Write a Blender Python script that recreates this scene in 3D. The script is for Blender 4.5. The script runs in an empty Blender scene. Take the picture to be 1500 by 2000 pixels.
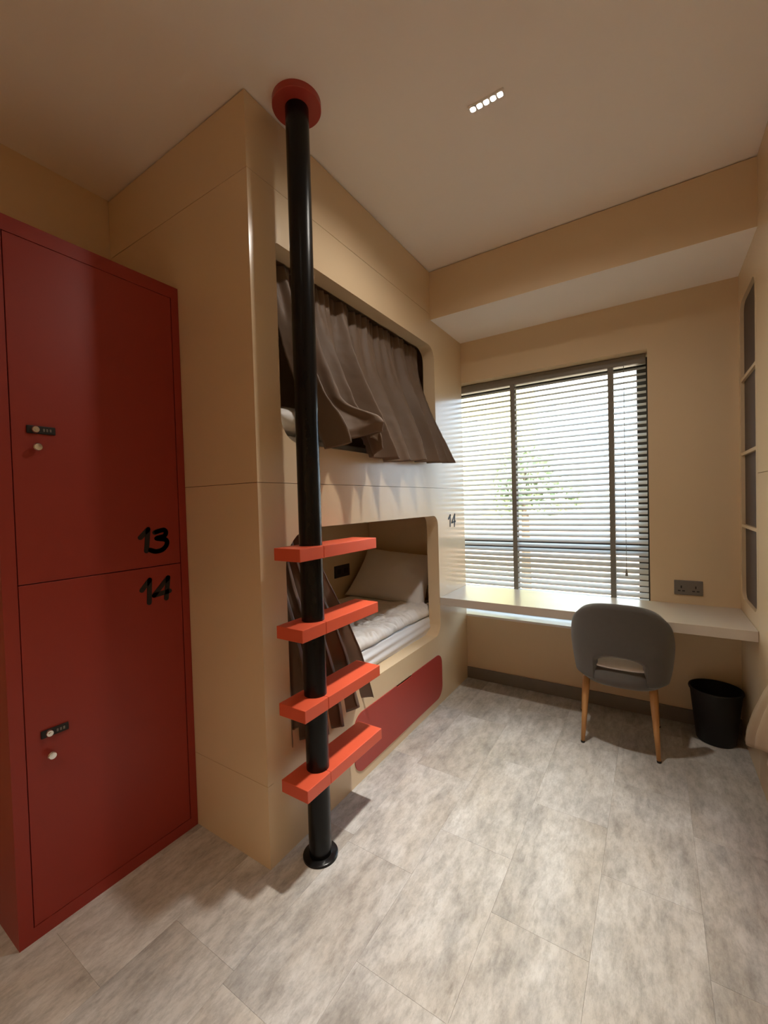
import bpy, bmesh, math, random
from mathutils import Vector, Matrix, noise
from mathutils.geometry import tessellate_polygon

random.seed(7)
scene = bpy.context.scene
COL = scene.collection
PI = math.pi

# ------------------------------------------------------------------ dimensions (metres)
H = 3.02            # ceiling
W = 1.7147          # aisle width: left bunk face x=0, right bunk face x=W
YW = 2.0989         # window wall
YB = 1.5592         # beam face
HB = 2.6886         # beam soffit
XL = -1.0516        # left wall
XK = -0.4731        # locker front
YBACK = -2.6

# ------------------------------------------------------------------ camera
cam_data = bpy.data.cameras.new('camera')
cam = bpy.data.objects.new('camera', cam_data)
COL.objects.link(cam)
F_PX, YAW, PITCH, ROLL = 821.19, 0.5700, -0.0225, -0.0281
cam_data.sensor_fit = 'VERTICAL'
cam_data.sensor_height = 32.0
cam_data.lens = 32.0 * F_PX / 2000.0
cam_data.clip_start = 0.02
_cy, _sy, _cp, _sp = math.cos(YAW), math.sin(YAW), math.cos(PITCH), math.sin(PITCH)
_f = Vector((-_sy * _cp, _cy * _cp, _sp)); _r = Vector((_cy, _sy, 0)); _u = _r.cross(_f)
_cr, _sr = math.cos(ROLL), math.sin(ROLL)
_r2 = _cr * _r + _sr * _u; _u2 = -_sr * _r + _cr * _u
cam.matrix_world = Matrix(((_r2.x, _u2.x, -_f.x, 1.2856), (_r2.y, _u2.y, -_f.y, -1.1063), (_r2.z, _u2.z, -_f.z, 1.4356), (0, 0, 0, 1)))
scene.camera = cam

# ------------------------------------------------------------------ world, sun, exposure
SKY = 5.6
world = bpy.data.worlds.new('world'); scene.world = world
world.use_nodes = True
_bg = world.node_tree.nodes['Background']
_bg.inputs[0].default_value = (0.66, 0.82, 1.0, 1)
_bg.inputs[1].default_value = SKY
sun_data = bpy.data.lights.new('sun', 'SUN'); sun_data.energy = 11.0; sun_data.angle = 0.01; sun_data.color = (1, 0.95, 0.86)
sun = bpy.data.objects.new('sun', sun_data); COL.objects.link(sun)
sun.rotation_euler = Vector((-0.35, 0.75, -0.8)).to_track_quat('-Z', 'Y').to_euler()
SPOT_W = 43.0        # each of a fixture's five cells, narrow beam
LAMP_COL = (1.0, 0.93, 0.84)
scene.view_settings.view_transform = 'Standard'
scene.view_settings.look = 'None'
scene.view_settings.exposure = 0.5
scene.view_settings.gamma = 1.0
scene.view_settings.use_curve_mapping = False
scene.cycles.diffuse_bounces = 8          # pale room: let the light bounce
scene.cycles.glossy_bounces = 3
scene.cycles.caustics_reflective = False
scene.cycles.caustics_refractive = False

# ------------------------------------------------------------------ materials
def new_mat(name):
    m = bpy.data.materials.new(name); m.use_nodes = True
    nt = m.node_tree
    return m, nt, nt.nodes['Principled BSDF']

def mat(name, col, rough=0.5, var=0.04, scale=6.0, bump=0.0, bscale=200.0, metal=0.0, coat=0.0, coat_rough=0.1, sheen=0.0, spec=0.5, trans=0.0):
    """plain paint / fabric with faint procedural mottling and optional fine relief"""
    m, nt, b = new_mat(name)
    N, L = nt.nodes, nt.links
    tc = N.new('ShaderNodeTexCoord')
    n = N.new('ShaderNodeTexNoise'); n.inputs['Scale'].default_value = scale; n.inputs['Detail'].default_value = 4
    L.new(tc.outputs['Object'], n.inputs['Vector'])
    mx = N.new('ShaderNodeMix'); mx.data_type = 'RGBA'
    mx.inputs[6].default_value = tuple(max(0, c * (1 - var)) for c in col) + (1,)
    mx.inputs[7].default_value = tuple(min(1, c * (1 + var)) for c in col) + (1,)
    L.new(n.outputs['Fac'], mx.inputs[0]); L.new(mx.outputs[2], b.inputs['Base Color'])
    b.inputs['Roughness'].default_value = rough
    b.inputs['Metallic'].default_value = metal
    b.inputs['Coat Weight'].default_value = coat
    b.inputs['Coat Roughness'].default_value = coat_rough
    b.inputs['Sheen Weight'].default_value = sheen
    b.inputs['Specular IOR Level'].default_value = spec
    if bump > 0:
        n2 = N.new('ShaderNodeTexNoise'); n2.inputs['Scale'].default_value = bscale; n2.inputs['Detail'].default_value = 3
        L.new(tc.outputs['Object'], n2.inputs['Vector'])
        bp = N.new('ShaderNodeBump'); bp.inputs['Strength'].default_value = bump; bp.inputs['Distance'].default_value = 0.002
        L.new(n2.outputs['Fac'], bp.inputs['Height']); L.new(bp.outputs['Normal'], b.inputs['Normal'])
    return m

def mat_emit(name, col, strength):
    m, nt, b = new_mat(name)
    b.inputs['Base Color'].default_value = (0.9, 0.9, 0.9, 1)
    b.inputs['Emission Color'].default_value = col + (1,)
    b.inputs['Emission Strength'].default_value = strength
    return m

def mat_wood(name, c1, c2, scale=6.0):
    m, nt, b = new_mat(name); N, L = nt.nodes, nt.links
    tc = N.new('ShaderNodeTexCoord'); mp = N.new('ShaderNodeMapping')
    mp.inputs['Scale'].default_value = (scale * 4, scale * 4, scale * 0.4)
    L.new(tc.outputs['Object'], mp.inputs['Vector'])
    n = N.new('ShaderNodeTexNoise'); n.inputs['Scale'].default_value = 4; n.inputs['Detail'].default_value = 5
    L.new(mp.outputs['Vector'], n.inputs['Vector'])
    mx = N.new('ShaderNodeMix'); mx.data_type = 'RGBA'
    mx.inputs[6].default_value = c1 + (1,); mx.inputs[7].default_value = c2 + (1,)
    L.new(n.outputs['Fac'], mx.inputs[0]); L.new(mx.outputs[2], b.inputs['Base Color'])
    b.inputs['Roughness'].default_value = 0.45
    return m

def mat_plank():
    """grey-beige concrete-look vinyl: cloudy tone, streaks along the plank, small dark flecks"""
    m, nt, b = new_mat('vinyl_plank'); N, L = nt.nodes, nt.links
    tc = N.new('ShaderNodeTexCoord'); oi = N.new('ShaderNodeObjectInfo')
    mul = N.new('ShaderNodeMath'); mul.operation = 'MULTIPLY'; mul.inputs[1].default_value = 53.0
    L.new(oi.outputs['Random'], mul.inputs[0])
    cmb = N.new('ShaderNodeCombineXYZ'); L.new(mul.outputs[0], cmb.inputs[0]); L.new(mul.outputs[0], cmb.inputs[1])
    add = N.new('ShaderNodeVectorMath'); add.operation = 'ADD'
    L.new(tc.outputs['Object'], add.inputs[0]); L.new(cmb.outputs[0], add.inputs[1])
    def nz(sx, sy, sc, det, rough=0.6):
        mp = N.new('ShaderNodeMapping'); mp.inputs['Scale'].default_value = (sx, sy, 1)
        L.new(add.outputs[0], mp.inputs['Vector'])
        n = N.new('ShaderNodeTexNoise'); n.inputs['Scale'].default_value = sc; n.inputs['Detail'].default_value = det; n.inputs['Roughness'].default_value = rough
        L.new(mp.outputs['Vector'], n.inputs['Vector']); return n
    big = nz(1.0, 0.38, 6, 8, 0.7)
    fine = nz(1.0, 0.36, 30, 8, 0.8)
    r1 = N.new('ShaderNodeValToRGB')
    r1.color_ramp.elements[0].position = 0.28; r1.color_ramp.elements[0].color = (0.31, 0.308, 0.30, 1)
    r1.color_ramp.elements[1].position = 0.70; r1.color_ramp.elements[1].color = (0.63, 0.632, 0.62, 1)
    e = r1.color_ramp.elements.new(0.5); e.color = (0.52, 0.515, 0.50, 1)
    L.new(big.outputs['Fac'], r1.inputs['Fac'])
    r2 = N.new('ShaderNodeValToRGB')
    r2.color_ramp.elements[0].position = 0.36; r2.color_ramp.elements[0].color = (0.62, 0.61, 0.60, 1)
    r2.color_ramp.elements[1].position = 0.58; r2.color_ramp.elements[1].color = (1.08, 1.08, 1.08, 1)
    L.new(fine.outputs['Fac'], r2.inputs['Fac'])
    mx = N.new('ShaderNodeMix'); mx.data_type = 'RGBA'; mx.blend_type = 'MULTIPLY'; mx.inputs[0].default_value = 0.8
    L.new(r1.outputs['Color'], mx.inputs[6]); L.new(r2.outputs['Color'], mx.inputs[7])
    stain = nz(1.0, 0.45, 3.2, 5, 0.6)
    r3 = N.new('ShaderNodeValToRGB')
    r3.color_ramp.elements[0].position = 0.40; r3.color_ramp.elements[0].color = (0.84, 0.80, 0.75, 1)
    r3.color_ramp.elements[1].position = 0.60; r3.color_ramp.elements[1].color = (1.0, 1.0, 1.0, 1)
    L.new(stain.outputs['Fac'], r3.inputs['Fac'])
    flk = nz(1.0, 0.22, 60, 4, 0.7)
    r4 = N.new('ShaderNodeValToRGB')
    r4.color_ramp.elements[0].position = 0.26; r4.color_ramp.elements[0].color = (0.76, 0.74, 0.71, 1)
    r4.color_ramp.elements[1].position = 0.42; r4.color_ramp.elements[1].color = (1.0, 1.0, 1.0, 1)
    L.new(flk.outputs['Fac'], r4.inputs['Fac'])
    for r_ in (r3, r4):
        m_ = N.new('ShaderNodeMix'); m_.data_type = 'RGBA'; m_.blend_type = 'MULTIPLY'; m_.inputs[0].default_value = 1.0
        L.new(mx.outputs[2], m_.inputs[6]); L.new(r_.outputs['Color'], m_.inputs[7]); mx = m_
    tone = N.new('ShaderNodeMapRange'); tone.inputs[3].default_value = 0.96; tone.inputs[4].default_value = 1.04
    L.new(oi.outputs['Random'], tone.inputs[0])
    mx2 = N.new('ShaderNodeVectorMath'); mx2.operation = 'SCALE'
    L.new(mx.outputs[2], mx2.inputs[0]); L.new(tone.outputs[0], mx2.inputs['Scale'])
    L.new(mx2.outputs[0], b.inputs['Base Color'])
    b.inputs['Roughness'].default_value = 0.42
    bp = N.new('ShaderNodeBump'); bp.inputs['Strength'].default_value = 0.12; bp.inputs['Distance'].default_value = 0.002
    L.new(fine.outputs['Fac'], bp.inputs['Height']); L.new(bp.outputs['Normal'], b.inputs['Normal'])
    return m

BEIGE = (0.70, 0.545, 0.355)
M = {}
M['panel'] = mat('beige_laminate', BEIGE, 0.22, 0.02, 3, 0.015, 300)
M['wall'] = mat('beige_paint', (0.70, 0.545, 0.355), 0.75, 0.03, 2.5, 0.05, 250)
M['ceiling'] = mat('off_white_paint', (0.90, 0.845, 0.785), 0.85, 0.03, 2, 0.05, 250)
M['locker'] = mat('deep_red_paint', (0.28, 0.026, 0.016), 0.45, 0.04, 5, 0.05, 400)
M['red'] = mat('red_lacquer', (0.38, 0.042, 0.030), 0.40, 0.04, 5, 0.03, 400)
M['orange'] = mat('orange_red_lacquer', (0.66, 0.10, 0.045), 0.38, 0.03, 9, 0.03, 400)
M['gap'] = mat('dark_gap', (0.05, 0.012, 0.01), 0.8)
M['black'] = mat('black_powder_coat', (0.006, 0.006, 0.006), 0.24, 0.05, 20, 0.02, 500, spec=0.22)
M['ink'] = mat('black_lettering', (0.008, 0.008, 0.008), 0.55)
M['chrome'] = mat('chrome', (0.78, 0.76, 0.72), 0.22, 0.02, 10, metal=1.0)
M['plank'] = mat_plank()
M['grout'] = mat('floor_joint', (0.38, 0.35, 0.31), 0.9)
M['baseboard'] = mat('grey_skirting', (0.20, 0.18, 0.16), 0.6, 0.12, 14, 0.05, 100)
M['desk'] = mat('beige_desktop', (0.56, 0.50, 0.43), 0.25, 0.03, 4, 0.02, 300)
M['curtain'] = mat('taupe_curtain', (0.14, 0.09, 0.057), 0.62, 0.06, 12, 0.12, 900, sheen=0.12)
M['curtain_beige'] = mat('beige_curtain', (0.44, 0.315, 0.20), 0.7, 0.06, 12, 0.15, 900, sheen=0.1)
M['sheet'] = mat('white_bed_sheet', (0.78, 0.79, 0.82), 0.8, 0.03, 8, 0.15, 600)
M['linen'] = mat('white_linen', (0.80, 0.77, 0.74), 0.85, 0.03, 8, 0.2, 500)
M['fabric'] = mat('grey_upholstery', (0.095, 0.087, 0.077), 0.9, 0.08, 40, 0.5, 900, sheen=0.3)
M['fabric_light'] = mat('light_grey_upholstery', (0.80, 0.78, 0.77), 0.9, 0.08, 40, 0.5, 900, sheen=0.3)
M['oak'] = mat_wood('oak_leg', (0.42, 0.20, 0.06), (0.62, 0.33, 0.12))
M['rubber'] = mat('black_foot', (0.02, 0.018, 0.016), 0.7)
M['bin'] = mat('black_plastic', (0.004, 0.004, 0.004), 0.6, 0.05, 30)
M['slat'] = mat('pale_grey_slat', (0.50, 0.495, 0.49), 0.45, 0.02, 5)
M['tape'] = mat('grey_ladder_tape', (0.22, 0.205, 0.18), 0.85, 0.1, 60, 0.2, 800)
M['rail'] = mat('grey_head_rail', (0.21, 0.19, 0.165), 0.5)
M['frame'] = mat('dark_aluminium', (0.035, 0.033, 0.033), 0.35, metal=0.3)
M['sill'] = mat('white_marble_sill', (0.80, 0.79, 0.76), 0.3, 0.08, 10)
M['socket'] = mat('grey_socket_plate', (0.17, 0.15, 0.13), 0.4)
M['socket_dark'] = mat('charcoal_socket_plate', (0.03, 0.028, 0.026), 0.4)
M['niche'] = mat('dark_brown_backing', (0.10, 0.07, 0.05), 0.7, 0.1, 30, 0.1, 200)
M['lamp_white'] = mat('white_lamp_trim', (0.85, 0.84, 0.82), 0.4)
M['lamp'] = mat_emit('lamp_cell', (1.0, 0.93, 0.82), 40.0)
M['cream_wall'] = mat('cream_facade', (0.82, 0.70, 0.32), 0.9, 0.05, 0.5)
M['white_wall'] = mat('white_facade', (0.80, 0.80, 0.80), 0.9, 0.05, 0.5)
M['pink_wall'] = mat('pink_garden_wall', (0.74, 0.52, 0.42), 0.9, 0.1, 1)
M['pave'] = mat('peach_paving', (0.78, 0.66, 0.44), 0.9, 0.15, 0.7)
M['leaf'] = mat('leaf_green', (0.34, 0.40, 0.24), 0.7, 0.3, 3)
M['hedge'] = mat('hedge_green', (0.16, 0.17, 0.05), 0.8, 0.3, 6)
M['bark'] = mat('bark', (0.12, 0.08, 0.05), 0.9)
M['far_glass'] = mat('far_window_glass', (0.30, 0.34, 0.38), 0.3)
def glass_mat():
    m, nt, b = new_mat('window_glass')
    N, L = nt.nodes, nt.links
    out = N['Material Output']; N.remove(b)
    t = N.new('ShaderNodeBsdfTransparent'); t.inputs[0].default_value = (0.96, 0.98, 0.98, 1)
    g = N.new('ShaderNodeBsdfGlossy'); g.inputs['Roughness'].default_value = 0.02
    mx = N.new('ShaderNodeMixShader'); mx.inputs[0].default_value = 0.05
    L.new(t.outputs[0], mx.inputs[1]); L.new(g.outputs[0], mx.inputs[2]); L.new(mx.outputs[0], out.inputs[0])
    return m
M['glass'] = glass_mat()

# ------------------------------------------------------------------ mesh helpers
def obj_from_bm(name, bm, m, parent=None, smooth=False, recalc=True):
    if recalc:
        bmesh.ops.recalc_face_normals(bm, faces=bm.faces[:])
    me = bpy.data.meshes.new(name)
    bm.to_mesh(me); bm.free()
    mats = m if isinstance(m, (list, tuple)) else [m]
    for x in mats:
        me.materials.append(x)
    if smooth:
        for p in me.polygons:
            p.use_smooth = True
    o = bpy.data.objects.new(name, me); COL.objects.link(o)
    if parent is not None:
        o.parent = parent
    return o

def box_bm(x0, x1, y0, y1, z0, z1, bev=0.0, seg=2, bm=None):
    own = bm is None
    if own:
        bm = bmesh.new()
    x0, x1 = min(x0, x1), max(x0, x1)
    vs = [bm.verts.new((x, y, z)) for x in (x0, x1) for y in (y0, y1) for z in (z0, z1)]
    fs = [(0, 1, 3, 2), (4, 6, 7, 5), (0, 4, 5, 1), (2, 3, 7, 6), (0, 2, 6, 4), (1, 5, 7, 3)]
    new = [bm.faces.new([vs[i] for i in f]) for f in fs]
    if bev > 0:
        es = list({e for f in new for e in f.edges})
        bmesh.ops.bevel(bm, geom=es, offset=bev, segments=seg, profile=0.5, affect='EDGES')
    return bm

def box(name, x0, x1, y0, y1, z0, z1, m, parent=None, bev=0.0, seg=2):
    return obj_from_bm(name, box_bm(x0, x1, y0, y1, z0, z1, bev, seg), m, parent)

def rrect(a0, a1, b0, b1, r, n=10):
    """rounded rectangle outline, r = one radius or (bl, br, tr, tl)"""
    if not isinstance(r, (tuple, list)):
        r = (r,) * 4
    pts = []
    for (ca, cb, rr, s) in ((a0, b0, r[0], PI), (a1, b0, r[1], 1.5 * PI), (a1, b1, r[2], 0), (a0, b1, r[3], 0.5 * PI)):
        sa = 1 if ca == a0 else -1; sb = 1 if cb == b0 else -1
        for k in range(n + 1):
            t = s + 0.5 * PI * k / n
            pts.append((ca + sa * rr + rr * math.cos(t), cb + sb * rr + rr * math.sin(t)))
    return pts

def slab(name, outer, holes, t0, t1, axis, m, parent=None):
    """flat board from an outline with holes, thickness t0..t1 along axis ('x': outline is (y,z); 'y': (x,z); 'z': (x,y))"""
    def P(a, b, t):
        return {'x': (t, a, b), 'y': (a, t, b), 'z': (a, b, t)}[axis]
    loops = [outer] + list(holes)
    tess = tessellate_polygon([[Vector((a, b, 0)) for a, b in lp] for lp in loops])
    flat = [p for lp in loops for p in lp]
    bm = bmesh.new()
    v0 = [bm.verts.new(P(a, b, t0)) for a, b in flat]; v1 = [bm.verts.new(P(a, b, t1)) for a, b in flat]
    for tri in tess:
        try:
            bm.faces.new([v0[i] for i in tri]); bm.faces.new([v1[i] for i in reversed(tri)])
        except ValueError:
            pass
    s = 0
    for lp in loops:
        n = len(lp)
        for i in range(n):
            j = (i + 1) % n
            bm.faces.new((v0[s + i], v0[s + j], v1[s + j], v1[s + i]))
        s += n
    return obj_from_bm(name, bm, m, parent)

def lathe(name, prof, m, parent=None, center=(0, 0, 0), axis='z', n=40, smooth=True, sharp=None):
    """revolve (radius, height) profile; closed at both ends when radius is 0"""
    bm = bmesh.new(); rings = []
    for r, h in prof:
        if r < 1e-6:
            rings.append([bm.verts.new((0, 0, h))])
        else:
            rings.append([bm.verts.new((r * math.cos(2 * PI * k / n), r * math.sin(2 * PI * k / n), h)) for k in range(n)])
    for a, b in zip(rings, rings[1:]):
        for k in range(n):
            k2 = (k + 1) % n
            if len(a) == 1 and len(b) == 1:
                continue
            if len(a) == 1:
                bm.faces.new((a[0], b[k], b[k2]))
            elif len(b) == 1:
                bm.faces.new((a[k], a[k2], b[0]))
            else:
                bm.faces.new((a[k], a[k2], b[k2], b[k]))
    if axis == 'x':
        bmesh.ops.rotate(bm, verts=bm.verts[:], cent=(0, 0, 0), matrix=Matrix.Rotation(PI / 2, 3, 'Y'))
    elif axis == '-y':
        bmesh.ops.rotate(bm, verts=bm.verts[:], cent=(0, 0, 0), matrix=Matrix.Rotation(PI / 2, 3, 'X'))
    bmesh.ops.translate(bm, verts=bm.verts[:], vec=center)
    o = obj_from_bm(name, bm, m, parent, smooth)
    if smooth:
        for p in o.data.polygons:
            p.use_smooth = True
        md = o.modifiers.new('edge', 'EDGE_SPLIT'); md.split_angle = math.radians(40)
    return o

def grid_surface(name, fn, nu, nv, m, parent=None, thick=0.0, closed_u=False):
    bm = bmesh.new()
    vs = [[bm.verts.new(fn(i / (nu if closed_u else nu - 1), j / (nv - 1))) for j in range(nv)] for i in range(nu)]
    for i in range(nu if closed_u else nu - 1):
        for j in range(nv - 1):
            i2 = (i + 1) % nu
            bm.faces.new((vs[i][j], vs[i2][j], vs[i2][j + 1], vs[i][j + 1]))
    o = obj_from_bm(name, bm, m, parent, True)
    if thick > 0:
        md = o.modifiers.new('thickness', 'SOLIDIFY'); md.thickness = thick; md.offset = 0
    return o

def empty(name, loc=(0, 0, 0)):
    o = bpy.data.objects.new(name, None); o.empty_display_size = 0.1
    COL.objects.link(o); o.location = loc
    return o

def adopt(o, parent):
    """parent while keeping the world coordinates the mesh was written in"""
    o.parent = parent
    o.matrix_parent_inverse = Matrix.Translation(parent.location).inverted()
    return o

def tag(o, label, cat, group=None):
    o['label'] = label; o['category'] = cat
    if group:
        o['group'] = group
    return o

def struct(o, label=None):
    o['kind'] = 'structure'
    if label:
        o['label'] = label
    return o

def lerp(a, b, t):
    return a + (b - a) * t

def smooth(t):
    t = max(0.0, min(1.0, t)); return t * t * (3 - 2 * t)

# ------------------------------------------------------------------ room shell
floor = struct(box('floor', XL - 0.1, W + 1.2, YBACK - 0.1, YW + 0.1, -0.06, -0.004, M['grout']), 'grey-beige concrete-look vinyl plank floor')
PW, PL = 0.309, 0.62
plank_mesh = None
offs = {-6: 0.20, -5: 0.44, -4: 0.07, -3: 0.31, -2: 0.27, -1: 0.53, 0: 0.28, 1: 0.02, 2: 0.41}
for k in range(-6, 3):
    x0 = 0.794 + k * PW
    y = offs[k] - 5 * PL
    while y < YW:
        y0, y1 = max(y, YBACK), min(y + PL, YW)
        if y1 - y0 > 0.05:
            if abs(y1 - y0 - PL) < 1e-4 and plank_mesh is not None:
                p = bpy.data.objects.new('plank', plank_mesh); COL.objects.link(p)
            else:
                bm = box_bm(-PW / 2 + 0.0002, PW / 2 - 0.0002, -(y1 - y0) / 2 + 0.0002, (y1 - y0) / 2 - 0.0002, -0.004, 0.0, 0.0003, 1)
                p = obj_from_bm('plank', bm, M['plank'])
                if abs(y1 - y0 - PL) < 1e-4:
                    plank_mesh = p.data
            p.location = (x0 + PW / 2, (y0 + y1) / 2, 0)
            p.parent = floor
        y += PL

ceiling = struct(box('ceiling', XL - 0.1, W + 1.2, YBACK - 0.1, YW + 0.3, H, H + 0.1, M['ceiling']), 'off-white painted ceiling')
struct(box('wall_left', XL - 0.1, XL, YBACK - 0.1, YW + 0.1, -0.06, H, M['wall']), 'beige wall above and behind the red locker')
struct(box('wall_back', XL, W + 1.2, YBACK - 0.1, YBACK, -0.06, H, M['wall']), 'beige wall behind the viewer')
struct(box('wall_right', W, W + 0.1, YBACK, -0.002, -0.06, H, M['wall']), 'beige wall on the right behind the viewer')
struct(box('wall_outer', W + 1.1, W + 1.2, -0.002, YW, -0.06, H, M['wall']), 'outer wall behind the right bunk')
# window wall with its opening
WX0, WX1, WZ0, WZ1 = -0.26, 1.2625, 0.500, 2.372
struct(slab('wall_window', [(XL - 0.1, -0.06), (W + 1.2, -0.06), (W + 1.2, H), (XL - 0.1, H)],
            [[(WX0, WZ0), (WX1, WZ0), (WX1, WZ1), (WX0, WZ1)]], YW, YW + 0.32, 'y', M['wall']), 'beige wall around the window')
# boxed beam along the window wall
bm = box_bm(0.0, W, YB, YW, HB, H - 0.006)
bm.faces.ensure_lookup_table()
for f in bm.faces:
    if f.normal.z < -0.5 or f.calc_center_median().z < HB + 1e-4:
        f.material_index = 1
struct(obj_from_bm('trim_1', bm, [M['wall'], M['ceiling']]), 'beige boxed beam with white underside above the window')
struct(box('baseboard_window', 0.001, W - 0.001, YW - 0.014, YW, 0.0, 0.0895, M['baseboard'], bev=0.003), 'grey skirting under the desk')

# window: frame, rail, panes, sill
win = struct(empty('window_1', (0.5, YW + 0.17, WZ0)), 'dark-framed window behind the blind')
def wpart(o):
    return adopt(o, win)
FY0, FY1 = YW + 0.185, YW + 0.245
wpart(box('window_frame', WX1 - 0.065, WX1, FY0, FY1, WZ0, WZ1, M['frame'], bev=0.004))
wpart(box('window_frame', WX0, WX0 + 0.065, FY0, FY1, WZ0, WZ1, M['frame'], bev=0.004))
wpart(box('window_frame', WX0 + 0.065, WX1 - 0.065, FY0, FY1, WZ1 - 0.065, WZ1, M['frame'], bev=0.004))
wpart(box('window_frame', WX0 + 0.065, WX1 - 0.065, FY0, FY1, WZ0 + 0.014, WZ0 + 0.075, M['frame'], bev=0.004))
wpart(box('window_rail', WX0 + 0.065, WX1 - 0.065, FY0, FY1, 1.039, 1.117, M['frame'], bev=0.004))
wpart(box('pane', WX0 + 0.06, WX1 - 0.06, FY0 + 0.02, FY0 + 0.028, 1.113, WZ1 - 0.06, M['glass']))
wpart(box('pane', WX0 + 0.06, WX1 - 0.06, FY0 + 0.02, FY0 + 0.028, WZ0 + 0.07, 1.043, M['glass']))
wpart(box('window_sill', WX0, WX1, YW + 0.001, YW + 0.315, WZ0 - 0.005, WZ0 + 0.016, M['sill'], bev=0.003))

# ------------------------------------------------------------------ bunk beds
def number_strokes(strokes, w, t0, t1, axis_x, name, parent, m=None):
    """brush-lettered number: round-ended strokes in the (y,z) plane, thickness t0..t1 along x"""
    bm = bmesh.new()
    for st in strokes:
        pts = [Vector(p) for p in st]
        fine = []
        n = len(pts)
        for a, b in zip(pts, pts[1:]):
            d = (b - a); L = d.length
            if L < 1e-6:
                continue
            d /= L; nrm = Vector((-d.y, d.x))
            out = []
            for k in range(9):
                t = PI * k / 8
                out.append(b + (nrm * math.cos(t) + d * math.sin(t)) * w / 2)
            for k in range(9):
                t = PI * k / 8
                out.append(a + (-nrm * math.cos(t) - d * math.sin(t)) * w / 2)
            f0 = [bm.verts.new((t0, p.x, p.y)) for p in out]; f1 = [bm.verts.new((t1, p.x, p.y)) for p in out]
            bm.faces.new(f0); bm.faces.new(list(reversed(f1)))
            for i in range(len(out)):
                j = (i + 1) % len(out)
                bm.faces.new((f0[i], f0[j], f1[j], f1[i]))
    o = obj_from_bm(name, bm, m or M['ink'])
    return adopt(o, parent) if parent else o

def smooth_poly(pts, n=4):
    """Catmull-Rom through points"""
    P = [Vector(p) for p in pts]; out = []
    for i in range(len(P) - 1):
        p0, p1, p2, p3 = P[max(i - 1, 0)], P[i], P[i + 1], P[min(i + 2, len(P) - 1)]
        for k in range(n):
            t = k / n
            out.append(0.5 * ((2 * p1) + (p2 - p0) * t + (2 * p0 - 5 * p1 + 4 * p2 - p3) * t * t + (3 * p1 - p0 - 3 * p2 + p3) * t ** 3))
    out.append(P[-1])
    return [(p.x, p.y) for p in out]

S1, S2, S3 = 2.725, 1.5264, 0.3292
UO = (0.135, 1.607, 1.700, 2.510)     # upper opening y0,y1,z0,z1
LO = (0.135, 1.603, 0.487, 1.333)     # lower opening
FT = 0.089                             # front board thickness
GAP = 0.0022

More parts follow.
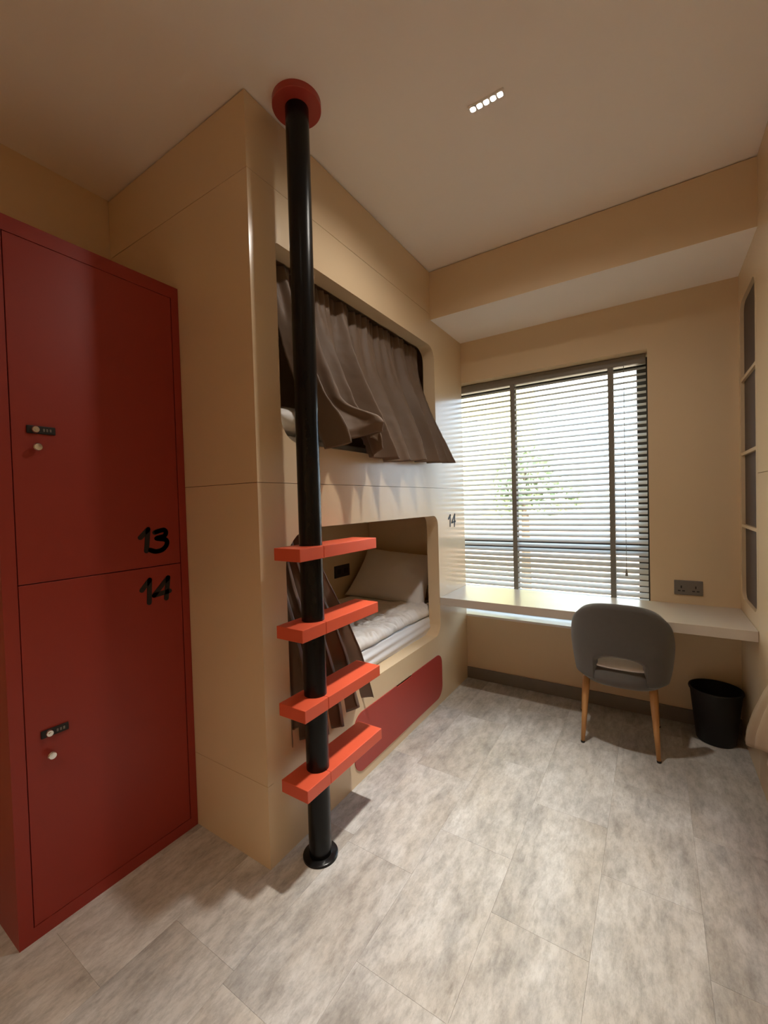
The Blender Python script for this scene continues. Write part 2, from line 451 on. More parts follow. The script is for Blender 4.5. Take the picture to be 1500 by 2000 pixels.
def make_bunk(side):
    left = side == 'left'
    X = (lambda x: x) if left else (lambda x: W - x)
    b = empty('bunk_bed', (X(-0.5), 1.05, 0))
    def bx(name, x0, x1, y0, y1, z0, z1, m, bev=0.0):
        return adopt(box(name, X(x0), X(x1), y0, y1, z0, z1, m, bev=bev), b)
    def fs(name, outer, holes, x0, x1, m):
        return adopt(slab(name, outer, holes, X(x0), X(x1), 'x', m), b)
    zs = [0.0, S3, S2, S1, H - 0.006]
    for z0, z1 in zip(zs, zs[1:]):
        bx('end_panel', -1.0495, 0.0, 0.0, 0.03, z0 + (GAP if z0 > 0 else 0), z1, M['panel'])
    bx('end_panel_core', -1.0495, -0.012, 0.006, 0.034, 0.0, H - 0.002, M['gap'])
    y1f = YW - 0.001 if left else 1.600
    def rect(z0, z1):
        return [(0.03, z0), (y1f, z0), (y1f, z1), (0.03, z1)]
    uo = list(UO); lo = list(LO)
    if not left:
        uo[1] = 1.27; lo[1] = 1.30
    fs('front_panel', rect(S1 + GAP, H - 0.006), [], -FT, 0, M['panel'])
    fs('front_panel', rect(S2 + GAP, S1), [rrect(uo[0], uo[1], uo[2], uo[3], (0.10, 0.10, 0.09, 0.012))], -FT, 0, M['panel'])
    fs('front_panel', rect(0.0, S2), [rrect(lo[0], lo[1], lo[2], lo[3], (0.02, 0.075, 0.07, 0.16)),
                                      [(a_ - (0.0 if left else 0.36), b_) for a_, b_ in ((0.984, 0.322), (1.170, 0.322), (1.170, 0.3556), (0.984, 0.3556))]], -FT, 0, M['panel'])
    # inner box: head wall, back wall, platforms
    bx('back_panel', -1.0495, -0.915, 0.034, YW - 0.001, 0.0, H - 0.002, M['panel'])
    bx('inner_panel', -0.915, -FT, 2.055, YW - 0.001, 0.0, H - 0.002, M['panel'])
    bx('bed_platform', -0.915, -FT, 0.034, 2.055, 0.40, 0.462, M['panel'])
    bx('bed_platform', -0.915, -FT, 0.034, 2.055, 1.43, 1.62, M['panel'])
    bx('top_panel', -0.915, -FT, 0.034, 2.055, 2.62, 2.66, M['panel'])
    # drawer front with a finger notch in its top edge
    dy = 0.0 if left else -0.36
    o = rrect(0.560 + dy, 1.604 + dy, 0.052, 0.356, (0.075, 0.085, 0.075, 0.075))
    top = max(p[1] for p in o)
    k = [i for i, p in enumerate(o) if p[1] > top - 1e-6]
    pre = [p for p in o]
    idx = max(i for i, p in enumerate(pre) if abs(p[1] - top) < 1e-6 and p[0] > 1.1 + dy)
    notch = [(a_ + dy, b_) for a_, b_ in ((1.174, top), (1.166, top - 0.011), (0.988, top - 0.011), (0.980, top))]
    outline = pre[:idx + 1] + notch + pre[idx + 1:]
    d = fs('drawer', outline, [], -0.002, 0.004, M['red'])
    if left:
        n = 0.0
        y0, z0, s = 1.778, 1.237, 0.10
        one = [(1.785, 1.300), (1.818, 1.328), (1.813, 1.245)]
        four = [(1.893, 1.240), (1.903, 1.330), (1.845, 1.270), (1.912, 1.276)]
        number_strokes([one, four], 0.0135, -0.0005, 0.0025, 0, 'number', b)
    else:
        # slim shelf niche next to the window
        ny0, ny1 = 1.642, 2.055
        fs('niche_panel', [(1.602, 0), (YW - 0.001, 0), (YW - 0.001, H - 0.002), (1.602, H - 0.002)],
           [rrect(ny0, ny1, 0.826, 2.508, 0.055)], -0.018, 0, M['panel'])
        bx('niche_back', -0.036, -0.018, 1.602, YW - 0.002, 0.70, 2.60, M['niche'])
        for z in (2.075, 1.655, 1.245):
            bx('shelf', -0.0175, -0.002, ny0, ny1, z - 0.009, z + 0.009, M['panel'], 0.001)
    return b

bunk = make_bunk('left')
tag(bunk, 'built-in beige bunk unit with two rounded openings and a red drawer', 'bunk bed')
bunk2 = make_bunk('right')
tag(bunk2, 'beige bunk unit at the right edge with a slim dark shelf niche', 'bunk bed')

# ------------------------------------------------------------------ locker
lk = empty('locker', ((XL + XK) / 2, -0.32, 0))
tag(lk, 'tall red two-door locker with black numbers beside the bunk', 'locker')
YK0, ZK = -0.6414, 2.4031
DY0, DY1, DZ0, DZ1, DS = -0.602, -0.034, 0.047, 2.351, 1.195
adopt(slab('locker_frame', [(YK0, 0.0), (-0.0015, 0.0), (-0.0015, ZK), (YK0, ZK)],
           [[(DY0, DZ0), (DY1, DZ0), (DY1, DZ1), (DY0, DZ1)]], XK - 0.022, XK, 'x', M['locker']), lk)
adopt(box('locker_body', XL + 0.002, XK - 0.022, YK0, -0.0015, 0.0, ZK, M['locker']), lk)
doors = []
g = 0.0028
for z0, z1 in ((DS, DZ1), (DZ0, DS)):
    d = adopt(box('door', XK - 0.0205, XK - 0.0005, DY0 + g, DY1 - g, z0 + g / 2, z1 - g / 2, M['locker'], bev=0.0015), lk)
    doors.append(d)
doors[0]['label'] = 'upper red door marked 13'; doors[1]['label'] = 'lower red door marked 14'
def sub(o, part):
    o.parent = part
    o.matrix_parent_inverse = Matrix.Translation(lk.location).inverted() @ Matrix.Translation(lk.location)
    return o
# dark recess strip behind the door gaps
for (d, zl, zk) in ((doors[0], 1.715, 1.655), (doors[1], 0.678, 0.604)):
    pl = obj_from_bm('lock_plate', box_bm(XK - 0.001, XK + 0.006, -0.560, -0.479, zl - 0.0135, zl + 0.0135, 0.003), M['ink'], d)
    lathe('lock_dial', [(0, 0.0), (0.0115, 0.0), (0.0115, 0.006), (0.0095, 0.009), (0.004, 0.009), (0.004, 0.012), (0, 0.012)], M['chrome'], d, (XK + 0.006, -0.537, zl), 'x', 24)
    for q in range(3):
        obj_from_bm('number_wheel', box_bm(XK + 0.005, XK + 0.0075, -0.516 + q * 0.0095, -0.5105 + q * 0.0095, zl - 0.005, zl + 0.005, 0.001), M['socket'], d)
    lathe('knob', [(0, 0.0), (0.005, 0.0), (0.005, 0.012), (0.0125, 0.016), (0.0135, 0.022), (0.011, 0.026), (0, 0.027)], M['chrome'], d, (XK - 0.0005, -0.536, zk), 'x', 24)
n13a = [(-0.2044, 1.3208), (-0.1723, 1.352), (-0.1821, 1.264)]
n13b = smooth_poly([(-0.1453, 1.3372), (-0.1079, 1.3454), (-0.0972, 1.3336), (-0.1067, 1.319), (-0.1377, 1.3119), (-0.1006, 1.3032), (-0.0946, 1.285), (-0.1134, 1.2629), (-0.1443, 1.2576), (-0.1673, 1.2666)])
n14a = [(-0.2069, 1.1057), (-0.1744, 1.1421), (-0.1792, 1.0494)]
n14b = [(-0.1063, 1.0534), (-0.096, 1.1397), (-0.1581, 1.0749), (-0.0916, 1.0814)]
for d, st in ((doors[0], [n13a, n13b]), (doors[1], [n14a, n14b])):
    o = number_strokes(st, 0.0195, XK - 0.001, XK + 0.0015, 0, 'number', None)
    o.parent = d
for d in doors:
    d.matrix_parent_inverse = Matrix.Translation(lk.location).inverted()

# ------------------------------------------------------------------ step pole
PX, PY, PR = 0.120, 0.158, 0.046
sp = empty('step_pole', (PX, PY, 0))
tag(sp, 'black floor-to-ceiling pole with four orange-red plank steps', 'step ladder')
adopt(lathe('pole', [(0, 0.004), (PR, 0.004), (PR, H - 0.02), (0, H - 0.02)], M['black'], None, (PX, PY, 0), n=64), sp)
adopt(lathe('base_flange', [(0, 0.0), (0.071, 0.0), (0.071, 0.009), (0.067, 0.012), (0, 0.012)], M['black'], None, (PX, PY, 0), n=64), sp)
adopt(lathe('ceiling_plate', [(0, H - 0.026), (0.093, H - 0.026), (0.095, H - 0.024), (0.095, H), (0, H)], M['red'], None, (PX, PY, 0), n=64), sp)
for zt in (1.272, 0.970, 0.668, 0.366):
    blk = adopt(box('step', PX - 0.0685, PX + 0.0685, 0.024, PY - 0.0008, zt - 0.049, zt, M['orange'], bev=0.0022), sp)
    brd = obj_from_bm('step_board', box_bm(PX - 0.0685, PX + 0.0685, PY + 0.0008, 0.531, zt - 0.049, zt, 0.0022), M['orange'], blk)

# ------------------------------------------------------------------ mattresses and bedding
def mattress(name, x0, x1, y0, y1, z0, z1, m):
    bm = box_bm(x0, x1, y0, y1, z0, z1, 0.035, 5)
    return obj_from_bm(name, bm, m, smooth=True)

def sheet_fn(x0, x1, y0, y1, z0, z1):
    """mattress in a fitted sheet whose long side shows slack folds"""
    pass

mt = mattress('mattress', -0.905, -0.095, 0.045, 2.048, 0.462, 0.612, M['sheet'])
tag(mt, 'white sheeted mattress in the lower bunk', 'mattress')
def fold_fn(u, v):
    y = lerp(0.06, 2.03, u)
    z = lerp(0.605, 0.470, v)
    x = -0.094 + 0.012 * math.sin(PI * v) + 0.006 * math.sin(v * 17 + 6.0 * u) * smooth(v * 3) * (0.4 + 0.6 * math.sin(3 * u + 1) ** 2)
    return (x, y, z)
sk = grid_surface('sheet_skirt', fold_fn, 60, 30, M['sheet'], None, 0.003)
sk.parent = mt
mt2 = mattress('mattress', -0.905, -0.095, 0.045, 2.048, 1.62, 1.755, M['sheet'])
tag(mt2, 'white mattress in the upper bunk behind the taupe curtain', 'mattress')

def wrinkle(x, y, s, seed):
    return noise.fractal(Vector((x * s + seed, y * s, seed)), 1.0, 2.0, 4, noise_basis='PERLIN_ORIGINAL')

def ridged(x, y, s, seed):
    return 1.0 - abs(noise.noise(Vector((x * s + seed, y * s * 0.8, seed)))) * 2.2

def duvet_fn(x0, x1, y0, y1, z, front):
    def fn(u, v):
        y = lerp(y0, y1, u)
        x = lerp(x0, x1, v)
        nf = smooth((x + 0.50) / 0.36)         # crumpled more towards the open side
        cx, cy = x * 4.0 + 0.9 * math.sin(3 * y), y * 17 + 5.0 * wrinkle(x, y, 3.0, 6.0)
        cr = 1 - 2.4 * abs(noise.noise(Vector((cx, cy, 2.7))))
        h = 0.042 + 0.014 * wrinkle(x, y, 3.0, 3.1) + (0.006 + 0.017 * nf) * cr + 0.003 * wrinkle(x, y, 26.0, 8.2)
        e = min(1.0, (x1 - x) / 0.06, (x - x0) / 0.06, (y - y0) / 0.05 + 0.02, (y1 - y) / 0.05 + 0.02)
        e = math.sqrt(max(0.0, 1 - (1 - max(0.0, e)) ** 2))
        if v > 0.9:
            x += (0.007 * math.sin(y * 9.0) + 0.003 * math.sin(y * 37)) * (v - 0.9) / 0.1
        return (x, y, z + 0.002 + max(0.004, h) * e)
    return fn
dv = grid_surface('duvet', duvet_fn(-0.90, -0.098, 0.06, 1.74, 0.612, 0), 260, 100, M['linen'])
tag(dv, 'rumpled white duvet spread over the lower bunk mattress', 'duvet')
md = dv.modifiers.new('thickness', 'SOLIDIFY'); md.thickness = 0.004; md.offset = 1

def pillow(name, w, d, h, m, loc, rot, pinch=0.10):
    """stuffed bag: two bulged square sheets sharing a seam, sides drawn in, corners left pointed"""
    n = 33; bm = bmesh.new(); sheets = []
    def pos(i, j, sgn):
        a = -1 + 2 * i / (n - 1); b = -1 + 2 * j / (n - 1)
        x = a * (1 - pinch * (1 - b * b)); y = b * (1 - pinch * (1 - a * a))
        t = max(0.0, (1 - a * a) * (1 - b * b))
        z = sgn * t ** 0.42 + 0.10 * noise.noise(Vector((a * 1.6, b * 1.6, sgn * 3.0))) * t ** 0.5
        p = Vector((x * w / 2, y * d / 2, z * h / 2))
        p.z += 0.006 * wrinkle(p.x, p.y, 11, 2.2 + sgn) * t ** 0.3
        return p
    for sgn in (1, -1):
        g_ = []
        for i in range(n):
            row = []
            for j in range(n):
                if sgn < 0 and (i in (0, n - 1) or j in (0, n - 1)):
                    row.append(sheets[0][i][j])
                else:
                    row.append(bm.verts.new(pos(i, j, sgn)))
            g_.append(row)
        sheets.append(g_)
        for i in range(n - 1):
            for j in range(n - 1):
                bm.faces.new((g_[i][j], g_[i + 1][j], g_[i + 1][j + 1], g_[i][j + 1]))
    o = obj_from_bm(name, bm, m, smooth=True)
    o.location = loc; o.rotation_euler = rot
    return o
pl = pillow('pillow', 0.72, 0.50, 0.20, M['linen'], (-0.525, 1.83, 0.83), (math.radians(46), math.radians(4), math.radians(3)))
tag(pl, 'white pillow propped against the head end of the lower bunk', 'pillow')
pl2 = pillow('pillow', 0.42, 0.60, 0.16, M['linen'], (-0.27, 0.46, 1.838), (0, math.radians(4), math.radians(3)))
tag(pl2, 'white pillow at the corner of the upper bunk opening', 'pillow')

# ------------------------------------------------------------------ curtains
def fold_wave(t):
    """rounded outward crests, narrow valleys, range -1..1"""
    s = abs(math.sin(PI * t))
    return 1.0 - 2.0 * (1 - s) ** 1.6 if True else 0

def ridge_wave(t, k):
    """asymmetric pleat: soft rise, sharper fall; range about -1..1"""
    f = t - math.floor(t)
    c = 0.62 + 0.12 * math.sin(k * 1.7)
    r = f / c if f < c else (1 - f) / (1 - c)
    return 2 * (0.6 * r + 0.4 * r * r * (3 - 2 * r)) - 1

def upper_curtain(u, v):
    # u along the rail (towards the window), v down the drop
    ph = 8.6 * u + 0.45 * math.sin(5.1 * u) + 0.22 * math.sin(2.2 * v + 6 * u) * v
    k = math.floor(ph)
    w = ridge_wave(ph, k)
    w2 = math.sin(2 * PI * (17.5 * u + 0.6 * math.sin(9 * u)))
    y = lerp(lerp(0.215, 1.60, u), lerp(0.30, 1.592, u), v)
    z = lerp(2.512, 1.672 + 0.035 * smooth((u - 0.75) / 0.25) + 0.012 * math.sin(11 * u), v)
    out = lerp(-0.118, 0.098, smooth(v * 0.62 + 0.0) / smooth(0.62))
    amp = lerp(0.016, 0.064, smooth(v * 1.2)) * (0.85 + 0.35 * math.sin(k * 2.3 + 1))
    mid = math.exp(-((v - 0.18) / 0.16) ** 2)
    x = out + amp * w + 0.007 * w2 * mid
    head = math.exp(-(v / 0.10) ** 2)
    x += 0.009 * math.sin(2 * PI * 30 * u) * head
    y += 0.020 * math.sin(2 * PI * ph) * v
    fl = smooth((u - 0.80) / 0.20)
    x += 0.045 * fl * v * v
    # left corner thrown forward over the bedding: lit fold on top, hem turned under
    lc = math.exp(-((u - 0.16) / 0.10) ** 2)
    q = smooth((v - 0.68) / 0.2)
    x += 0.105 * lc * q
    z += 0.085 * lc * smooth((v - 0.72) / 0.28)
    y += 0.07 * lc * q
    dip = smooth((v - 0.93) / 0.07) * lc
    x -= 0.03 * dip
    x += 0.006 * wrinkle(y, z, 7, 4.4) * v + 0.0025 * wrinkle(y, z, 24, 1.1)
    return (x, y, z)
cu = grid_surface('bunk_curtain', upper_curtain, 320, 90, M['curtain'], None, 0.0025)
tag(cu, 'taupe pleated curtain drawn across the upper bunk opening', 'curtain')

def lower_curtain(u, v):
    n = 4.6
    ph = n * u + 0.15 * math.sin(4 * u) - 0.10 * v
    w = fold_wave(ph)
    y = lerp(lerp(0.150, 0.36, u), lerp(0.150, 0.66, u), v ** 0.9)
    z = lerp(1.325, 0.405 + 0.025 * math.sin(8 * u + 1), v)
    x = lerp(-0.115, 0.012, smooth(v * 1.25)) + lerp(0.014, 0.030, v) * w
    y += 0.036 * math.sin(2 * PI * ph) * lerp(0.4, 1, v)
    x += 0.004 * wrinkle(y, z, 8, 1.4)
    return (x, y, z)
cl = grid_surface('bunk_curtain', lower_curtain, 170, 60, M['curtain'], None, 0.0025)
tag(cl, 'taupe curtain gathered behind the step pole at the lower bunk', 'curtain')

def right_curtain(u, v):
    w = math.sin(2 * PI * 2.5 * u)
    z = lerp(1.325, lerp(0.215, 0.40, smooth(u * 1.3)), v)
    y = (1.562 - 0.62 * (z - 0.215) ** 0.92) - lerp(0.20, 0.50, v) * u
    out = lerp(0.10, -0.062, smooth((v - 0.10) / 0.85))
    x = W + out - 0.014 * v * w * smooth(u * 4) + 0.004 * wrinkle(y, z, 6, 2.0)
    return (x, y, z)
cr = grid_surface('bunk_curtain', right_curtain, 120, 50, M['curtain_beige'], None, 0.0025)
tag(cr, 'beige curtain hanging from the bunk at the right edge', 'curtain')

# ------------------------------------------------------------------ desk
dk = tag(box('desk', 0.001, W - 0.001, 1.6031, YW - 0.0005, 0.6965, 0.7504, M['desk'], bev=0.0018), 'long beige desktop under the window between the bunks', 'desk')

# ------------------------------------------------------------------ venetian blind
bl = empty('venetian_blind', (0.5, YW + 0.113, 2.36))
tag(bl, 'grey venetian blind with darker ladder tapes over the window', 'blind')
BX0, BX1, BY = -0.24, 1.2535, YW + 0.113
adopt(box('head_rail', BX0, BX1, BY - 0.033, BY + 0.03, 2.312, 2.368, M['rail'], bev=0.003), bl)
# slat: 50 mm wide, slightly crowned, room-side edge lower
th = math.radians(28)
bm = bmesh.new()
prof = []
for k in range(7):
    s = -0.025 + 0.05 * k / 6
    c = 0.0022 * (1 - (s / 0.025) ** 2)
    prof.append((s, c))
tv = []
for side, xx in ((0, BX0), (1, BX1)):
    row = []
    for s, c in prof:
        for dz in (0.0, 0.0026):
            yy = s * math.cos(th) - (c + dz) * math.sin(th); zz = s * math.sin(th) + (c + dz) * math.cos(th)
            row.append(bm.verts.new((xx, yy, zz)))
    tv.append(row)
a, b = tv
for k in range(6):
    i0, i1, j0, j1 = 2 * k, 2 * k + 1, 2 * k + 2, 2 * k + 3
    bm.faces.new((a[i0], a[j0], b[j0], b[i0])); bm.faces.new((a[i1], b[i1], b[j1], a[j1]))
    bm.faces.new((a[i0], a[i1], a[j1], a[j0])); bm.faces.new((b[i0], b[j0], b[j1], b[i1]))
bm.faces.new((a[0], b[0], b[1], a[1])); bm.faces.new((a[12], a[13], b[13], b[12]))
slat0 = obj_from_bm('slat', bm, M['slat'])
PITCH_S = 0.0401
nsl = 42
for i in range(nsl):
    s = slat0 if i == 0 else slat0.copy()
    if i:
        COL.objects.link(s)
    s.parent = bl
    s.location = (-bl.location.x, BY - bl.location.y, 2.282 - i * PITCH_S - bl.location.z)
zb = 2.282 - nsl * PITCH_S
adopt(box('bottom_rail', BX0, BX1, BY - 0.025, BY + 0.025, zb - 0.002, zb + 0.016, M['slat'], bev=0.003), bl)
for xt in (0.379, 1.047):
    adopt(box('ladder_tape', xt - 0.0165, xt + 0.0165, BY - 0.0275, BY - 0.0262, zb - 0.06, 2.33, M['tape']), bl)
    adopt(box('ladder_tape', xt - 0.0165, xt + 0.0165, BY + 0.0262, BY + 0.0275, zb, 2.31, M['tape']), bl)
adopt(lathe('pull_cord', [(0, 0.93), (0.0016, 0.93), (0.0016, 2.31), (0, 2.31)], M['tape'], None, (1.127, BY - 0.034, 0), n=8), bl)
adopt(lathe('cord_tassel', [(0, 0.888), (0.0085, 0.890), (0.0075, 0.91), (0.004, 0.932), (0, 0.936)], M['tape'], None, (1.127, BY - 0.034, 0), n=16), bl)

# ------------------------------------------------------------------ sockets
sk1 = empty('wall_socket', (1.463, YW, 0.853))
tag(sk1, 'grey double wall socket above the right end of the desk', 'socket')
adopt(box('face_plate', 1.390, 1.536, YW - 0.008, YW - 0.0002, 0.808, 0.898, M['socket'], bev=0.003), sk1)
for cx in (1.427, 1.500):
    for dx, dz, w_, h_ in ((0, 0.012, 0.0035, 0.008), (-0.011, -0.012, 0.007, 0.0035), (0.011, -0.012, 0.007, 0.0035)):
        adopt(box('socket_hole', cx + dx - w_ / 1, cx + dx + w_ / 1, YW - 0.0086, YW - 0.0078, 0.845 + dz - h_ / 1, 0.845 + dz + h_ / 1, M['ink']), sk1)
    adopt(box('switch', cx - 0.006, cx + 0.006, YW - 0.0105, YW - 0.0078, 0.876, 0.892, M['socket'], bev=0.001), sk1)
sk2 = empty('wall_socket', (-0.915, 1.63, 0.875))
tag(sk2, 'charcoal socket plate on the back panel inside the lower bunk', 'socket')
adopt(box('face_plate', -0.9149, -0.906, 1.545, 1.745, 0.825, 0.925, M['socket_dark'], bev=0.003), sk2)
adopt(box('socket_hole', -0.9062, -0.9052, 1.575, 1.625, 0.855, 0.895, M['ink']), sk2)
adopt(box('socket_hole', -0.9062, -0.9052, 1.665, 1.715, 0.855, 0.895, M['ink']), sk2)

# ------------------------------------------------------------------ chair
CX, CY = 1.122, 1.735
ch = empty('desk_chair', (CX, CY, 0))
tag(ch, 'grey upholstered chair with cut-out curved back and oak legs', 'chair')
def shell_point(s, z, off):
    """s: -1..1 around the back, z height, off: distance outward from the mid surface"""
    a = s * math.radians(78)
    e = 0.85
    cx = math.copysign(abs(math.sin(a)) ** e, math.sin(a)); cy = math.copysign(abs(math.cos(a)) ** e, math.cos(a))
    rx = 0.216 + 0.022 * smooth((z - 0.40) / 0.25) - 0.008 * smooth((z - 0.7) / 0.2) + off
    ry = 0.135 + off
    lean = 0.17 * (z - 0.45) * max(0.0, cy)
    return Vector((CX + rx * cx, 1.600 - ry * cy - lean, z))
def top_z(s):
    t = min(1.0, abs(s)); n = 2.25
    return 0.585 + 0.282 * (max(0.0, 1 - t ** n)) ** (1 / n)
def bot_z(s):
    c = 0.37
    if abs(s) < c:
        return 0.497 + 0.068 * math.sqrt(max(0.0, 1 - (s / c) ** 2)) ** 0.9
    t = (abs(s) - c) / (1 - c)
    return 0.405 + 0.03 * t ** 2 + 0.055 * max(0, (t - 0.8) / 0.2) ** 2
NS, NZ, NT = 97, 22, 5
bm = bmesh.new()
def shell_ring(i):
    s = -1 + 2 * i / (NS - 1)
    zt, zb_ = top_z(s), bot_z(s)
    th_ = 0.021
    loop = []
    for j in range(NZ):                       # outside, bottom to top
        t = j / (NZ - 1); z = lerp(zb_, zt, t)
        e = min(1.0, (z - zb_) / 0.02, (zt - z) / 0.02); e = math.sqrt(max(0.0, 1 - (1 - e) ** 2))
        loop.append(shell_point(s, z, th_ * e))
    for j in range(NZ - 1, -1, -1):
        t = j / (NZ - 1); z = lerp(zb_, zt, t)
        e = min(1.0, (z - zb_) / 0.02, (zt - z) / 0.02); e = math.sqrt(max(0.0, 1 - (1 - e) ** 2))
        loop.append(shell_point(s, z, -th_ * e))
    return loop
def ease(t):  # finer rows near rims
    return t
rings = [[bm.verts.new(p) for p in shell_ring(i)] for i in range(NS)]
for i in range(NS - 1):
    n = len(rings[i])
    for j in range(n):
        j2 = (j + 1) % n
        bm.faces.new((rings[i][j], rings[i + 1][j], rings[i + 1][j2], rings[i][j2]))
bm.faces.new(rings[0]); bm.faces.new(list(reversed(rings[-1])))
bmesh.ops.remove_doubles(bm, verts=bm.verts[:], dist=0.0004)
adopt(obj_from_bm('backrest', bm, M['fabric'], smooth=True), ch)
def seat_layer(name, z0, z1, sx, sy, m, dome):
    bm = bmesh.new(); n = 64; rings = []
    def ring(k, z):
        r = []
        for i in range(n):
            a = 2 * PI * i / n; e = 0.72
            c = math.copysign(abs(math.cos(a)) ** e, math.cos(a)); s = math.copysign(abs(math.sin(a)) ** e, math.sin(a))
            r.append(bm.verts.new((CX + sx * k * c, 1.722 + sy * k * s, z)))
        return r
    h = z1 - z0
    prof = [(0.02, z0), (0.90, z0), (0.97, z0 + 0.15 * h), (1.0, z0 + 0.45 * h), (0.985, z0 + 0.75 * h), (0.93, z1), (0.7, z1 + dome * 0.6), (0.4, z1 + dome * 0.9), (0.02, z1 + dome)]
    rings = [ring(k, z) for k, z in prof]
    for a, b in zip(rings, rings[1:]):
        for i in range(n):
            i2 = (i + 1) % n
            bm.faces.new((a[i], a[i2], b[i2], b[i]))
    bm.faces.new(rings[0]); bm.faces.new(list(reversed(rings[-1])))
    return adopt(obj_from_bm(name, bm, m, smooth=True), ch)
seat_layer('seat_base', 0.392, 0.492, 0.222, 0.277, M['fabric'], 0.0)
seat_layer('seat_cushion', 0.488, 0.512, 0.214, 0.262, M['fabric_light'], 0.028)
def leg(xt, yt, xb, yb):
    top, bot = Vector((xt, yt, 0.39)), Vector((xb, yb, 0.0))
    bm = bmesh.new(); n = 20; rings = []
    for t, r in ((0, 0.0195), (0.25, 0.0185), (0.6, 0.0145), (0.975, 0.0105)):
        c = top.lerp(bot, t)
        rings.append([bm.verts.new((c.x + r * math.cos(2 * PI * k / n), c.y + r * math.sin(2 * PI * k / n), c.z)) for k in range(n)])
    for a, b in zip(rings, rings[1:]):
        for k in range(n):
            bm.faces.new((a[k], a[(k + 1) % n], b[(k + 1) % n], b[k]))
    bm.faces.new(rings[0]); bm.faces.new(list(reversed(rings[-1])))
    o = adopt(obj_from_bm('leg', bm, M['oak'], smooth=True), ch)
    c = top.lerp(bot, 0.975)
    f = lathe('foot_cap', [(0, 0.0), (0.010, 0.0), (0.0112, 0.006), (0.0112, c.z + 0.002), (0, c.z + 0.002)], M['rubber'], None, (bot.x, bot.y, 0), n=16)
    f.parent = o
    return o
leg(0.945, 1.575, 0.922, 1.550)
leg(1.272, 1.570, 1.296, 1.540)
leg(0.908, 1.890, 0.869, 1.950)
leg(1.270, 1.890, 1.297, 1.950)

# ------------------------------------------------------------------ waste bin
wb = empty('waste_bin', (1.578, 1.953, 0))
tag(wb, 'round black waste bin under the right end of the desk', 'waste bin')
bc = (1.578, 1.953, 0)
adopt(lathe('bin_body', [(0, 0.0), (0.088, 0.0), (0.094, 0.006), (0.124, 0.300), (0.1215, 0.300), (0.0915, 0.010), (0, 0.010)], M['bin'], None, bc, n=56), wb)
adopt(lathe('bin_rim', [(0.1225, 0.294), (0.129, 0.294), (0.1305, 0.300), (0.129, 0.306), (0.1215, 0.306), (0.1205, 0.298), (0.1225, 0.294)], M['bin'], None, bc, n=56), wb)

# ------------------------------------------------------------------ ceiling downlights (five cells each) and their light
def add_spot(parent, loc, watts, size, blend, soft, col, aim=None):
    ld = bpy.data.lights.new('downlight', 'SPOT')
    ld.energy = watts; ld.color = col; ld.spot_size = math.radians(size); ld.spot_blend = blend; ld.shadow_soft_size = soft
    lo = bpy.data.objects.new('downlight', ld); COL.objects.link(lo)
    lo.location = loc
    if aim:                                    # cells swivelled towards a spot on the floor
        lo.rotation_euler = (Vector((aim[0], aim[1], 0.0)) - Vector((parent.location.x, parent.location.y, H))).to_track_quat('-Z', 'Y').to_euler()
    lo.parent = parent; lo.matrix_parent_inverse = Matrix.Translation(parent.location).inverted()

def ceiling_light(cx, cy, label, dim=1.0, beam=46, fill_spots=(), col=LAMP_COL, aim=None):
    L0, L1 = cx - 0.069, cx + 0.069
    c_ = empty('ceiling_light', (cx, cy, H))
    tag(c_, label, 'ceiling light', 'five-cell downlights along the aisle')
    cw = (L1 - L0) / 5
    holes = [rrect(L0 + i * cw + 0.0035, L0 + (i + 1) * cw - 0.0035, cy - 0.0115, cy + 0.0115, 0.007, 6) for i in range(5)]
    adopt(slab('lamp_trim', rrect(L0 - 0.003, L1 + 0.003, cy - 0.0155, cy + 0.0155, 0.003, 4), holes, H - 0.009, H - 0.0002, 'z', M['lamp_white']), c_)
    for i in range(5):
        c = L0 + (i + 0.5) * cw
        adopt(slab('lamp_cell', rrect(c - cw / 2 + 0.0036, c + cw / 2 - 0.0036, cy - 0.0114, cy + 0.0114, 0.007, 6), [], H - 0.004, H - 0.001, 'z', M['lamp']), c_)
        if aim:
            add_spot(c_, (c, cy, H - 0.02), SPOT_W * dim, beam, 1.0, 0.02, col, aim)
    if not aim:
        add_spot(c_, (cx, cy, H - 0.02), SPOT_W * 5 * dim, beam, 1.0, 0.06, col)
    for watts, size, blend in fill_spots:          # wide fill cones added at the fixture to brighten the upper walls
        add_spot(c_, (cx, cy, H - 0.02), watts, size, blend, 0.045, col)
ceiling_light(0.746, 0.572, 'small recessed ceiling light with five bright cells in a row', 1.0, 45, ((42.0, 90, 1.0), (22.0, 165, 0.6)), LAMP_COL, (0.62, 0.62))
ceiling_light(0.746, -0.75, 'second five-cell ceiling light nearer the viewer', 0.42, 42)
ceiling_light(0.746, -1.9, 'unseen five-cell ceiling light added behind the viewer for ambient light', 0.38, 110, (), (1.0, 0.78, 0.56))  # unseen lamp, added behind the camera to raise the ambient light

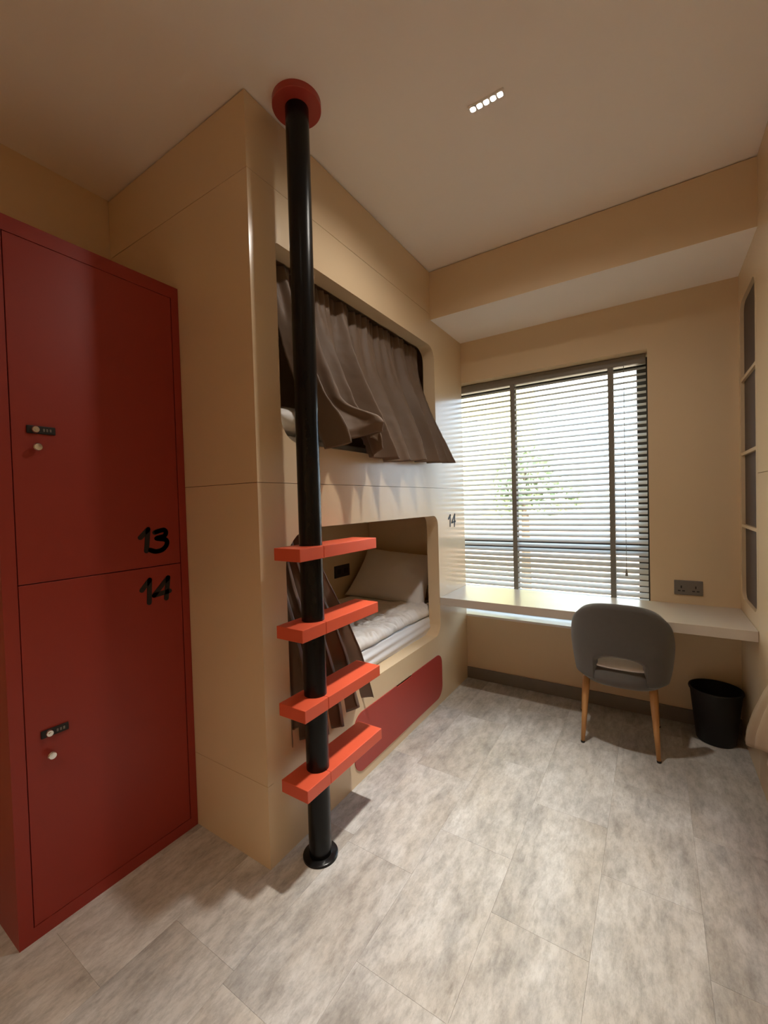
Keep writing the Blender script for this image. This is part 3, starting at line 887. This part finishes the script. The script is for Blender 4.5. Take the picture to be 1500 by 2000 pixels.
# ------------------------------------------------------------------ outside the window
GZ = -1.2
gr = struct(box('ground', -60, 60, YW + 0.4, 120, GZ - 0.1, GZ, M['pave']), 'sunlit paving outside the window')
def building(loc, sx, sy, h, m, label, wins):
    b = empty('apartment_building', loc)
    x, y, z = loc
    adopt(box('wall', x - sx / 2, x + sx / 2, y, y + sy, z, z + h, m), b)
    nx, nz = wins
    for i in range(nx):
        for j in range(nz):
            cx = x - sx / 2 + (i + 0.5) * sx / nx; cz = z + 1.8 + j * 3.0
            if cz + 1 > z + h:
                continue
            w = adopt(box('window', cx - 0.55, cx + 0.55, y - 0.06, y + 0.02, cz - 0.7, cz + 0.7, M['white_wall'], bev=0.02), b)
            p = obj_from_bm('pane', box_bm(cx - 0.46, cx + 0.46, y - 0.075, y - 0.055, cz - 0.6, cz + 0.6), M['far_glass'], w)
    tag(b, label, 'building')
    return b
building((-7.4, 13.0, GZ), 8.4, 6.0, 15.0, M['cream_wall'], 'pale yellow apartment building beyond the left half of the blind', (4, 4))
building((-1.5, 40.0, GZ), 12.0, 8.0, 22.0, M['white_wall'], 'distant white apartment building beyond the middle of the blind', (6, 7))
gw = tag(box('garden_wall', -16, 12, 12.0, 12.3, GZ, 0.9, M['pink_wall'], bev=0.03), 'low pink garden wall beyond the window blind', 'garden wall')
def foliage(name, c, r, n, size, m, parent, seed):
    rnd = random.Random(seed); bm = bmesh.new()
    for _ in range(n):
        while True:
            p = Vector((rnd.uniform(-1, 1), rnd.uniform(-1, 1), rnd.uniform(-1, 1)))
            if 0.2 < p.length < 1:
                break
        p = Vector((p.x * r[0], p.y * r[1], p.z * r[2])) + Vector(c)
        a = Vector((rnd.uniform(-1, 1), rnd.uniform(-1, 1), rnd.uniform(-1, 1))).normalized()
        b = a.orthogonal().normalized(); s = size * rnd.uniform(0.6, 1.3)
        vs = [bm.verts.new(p + a * s), bm.verts.new(p + b * s * 0.45), bm.verts.new(p - a * s), bm.verts.new(p - b * s * 0.45)]
        bm.faces.new(vs)
    o = obj_from_bm(name, bm, m, recalc=False)
    o['kind'] = 'stuff'
    return adopt(o, parent)
tr = empty('tree', (-1.75, 11.0, GZ))
tag(tr, 'pale green leafy tree beyond the middle of the blind', 'tree')
adopt(lathe('trunk', [(0, GZ), (0.14, GZ), (0.10, 0.9), (0.05, 2.2), (0, 2.2)], M['bark'], None, (-1.75, 11.0, 0), n=14), tr)
foliage('crown', (-1.75, 11.0, 2.15), (0.92, 0.6, 0.8), 650, 0.12, M['leaf'], tr, 3)
foliage('crown', (-1.05, 11.1, 1.5), (1.0, 0.6, 0.55), 550, 0.12, M['leaf'], tr, 4)
foliage('crown', (-2.15, 11.1, 1.4), (0.6, 0.5, 0.55), 350, 0.12, M['leaf'], tr, 5)
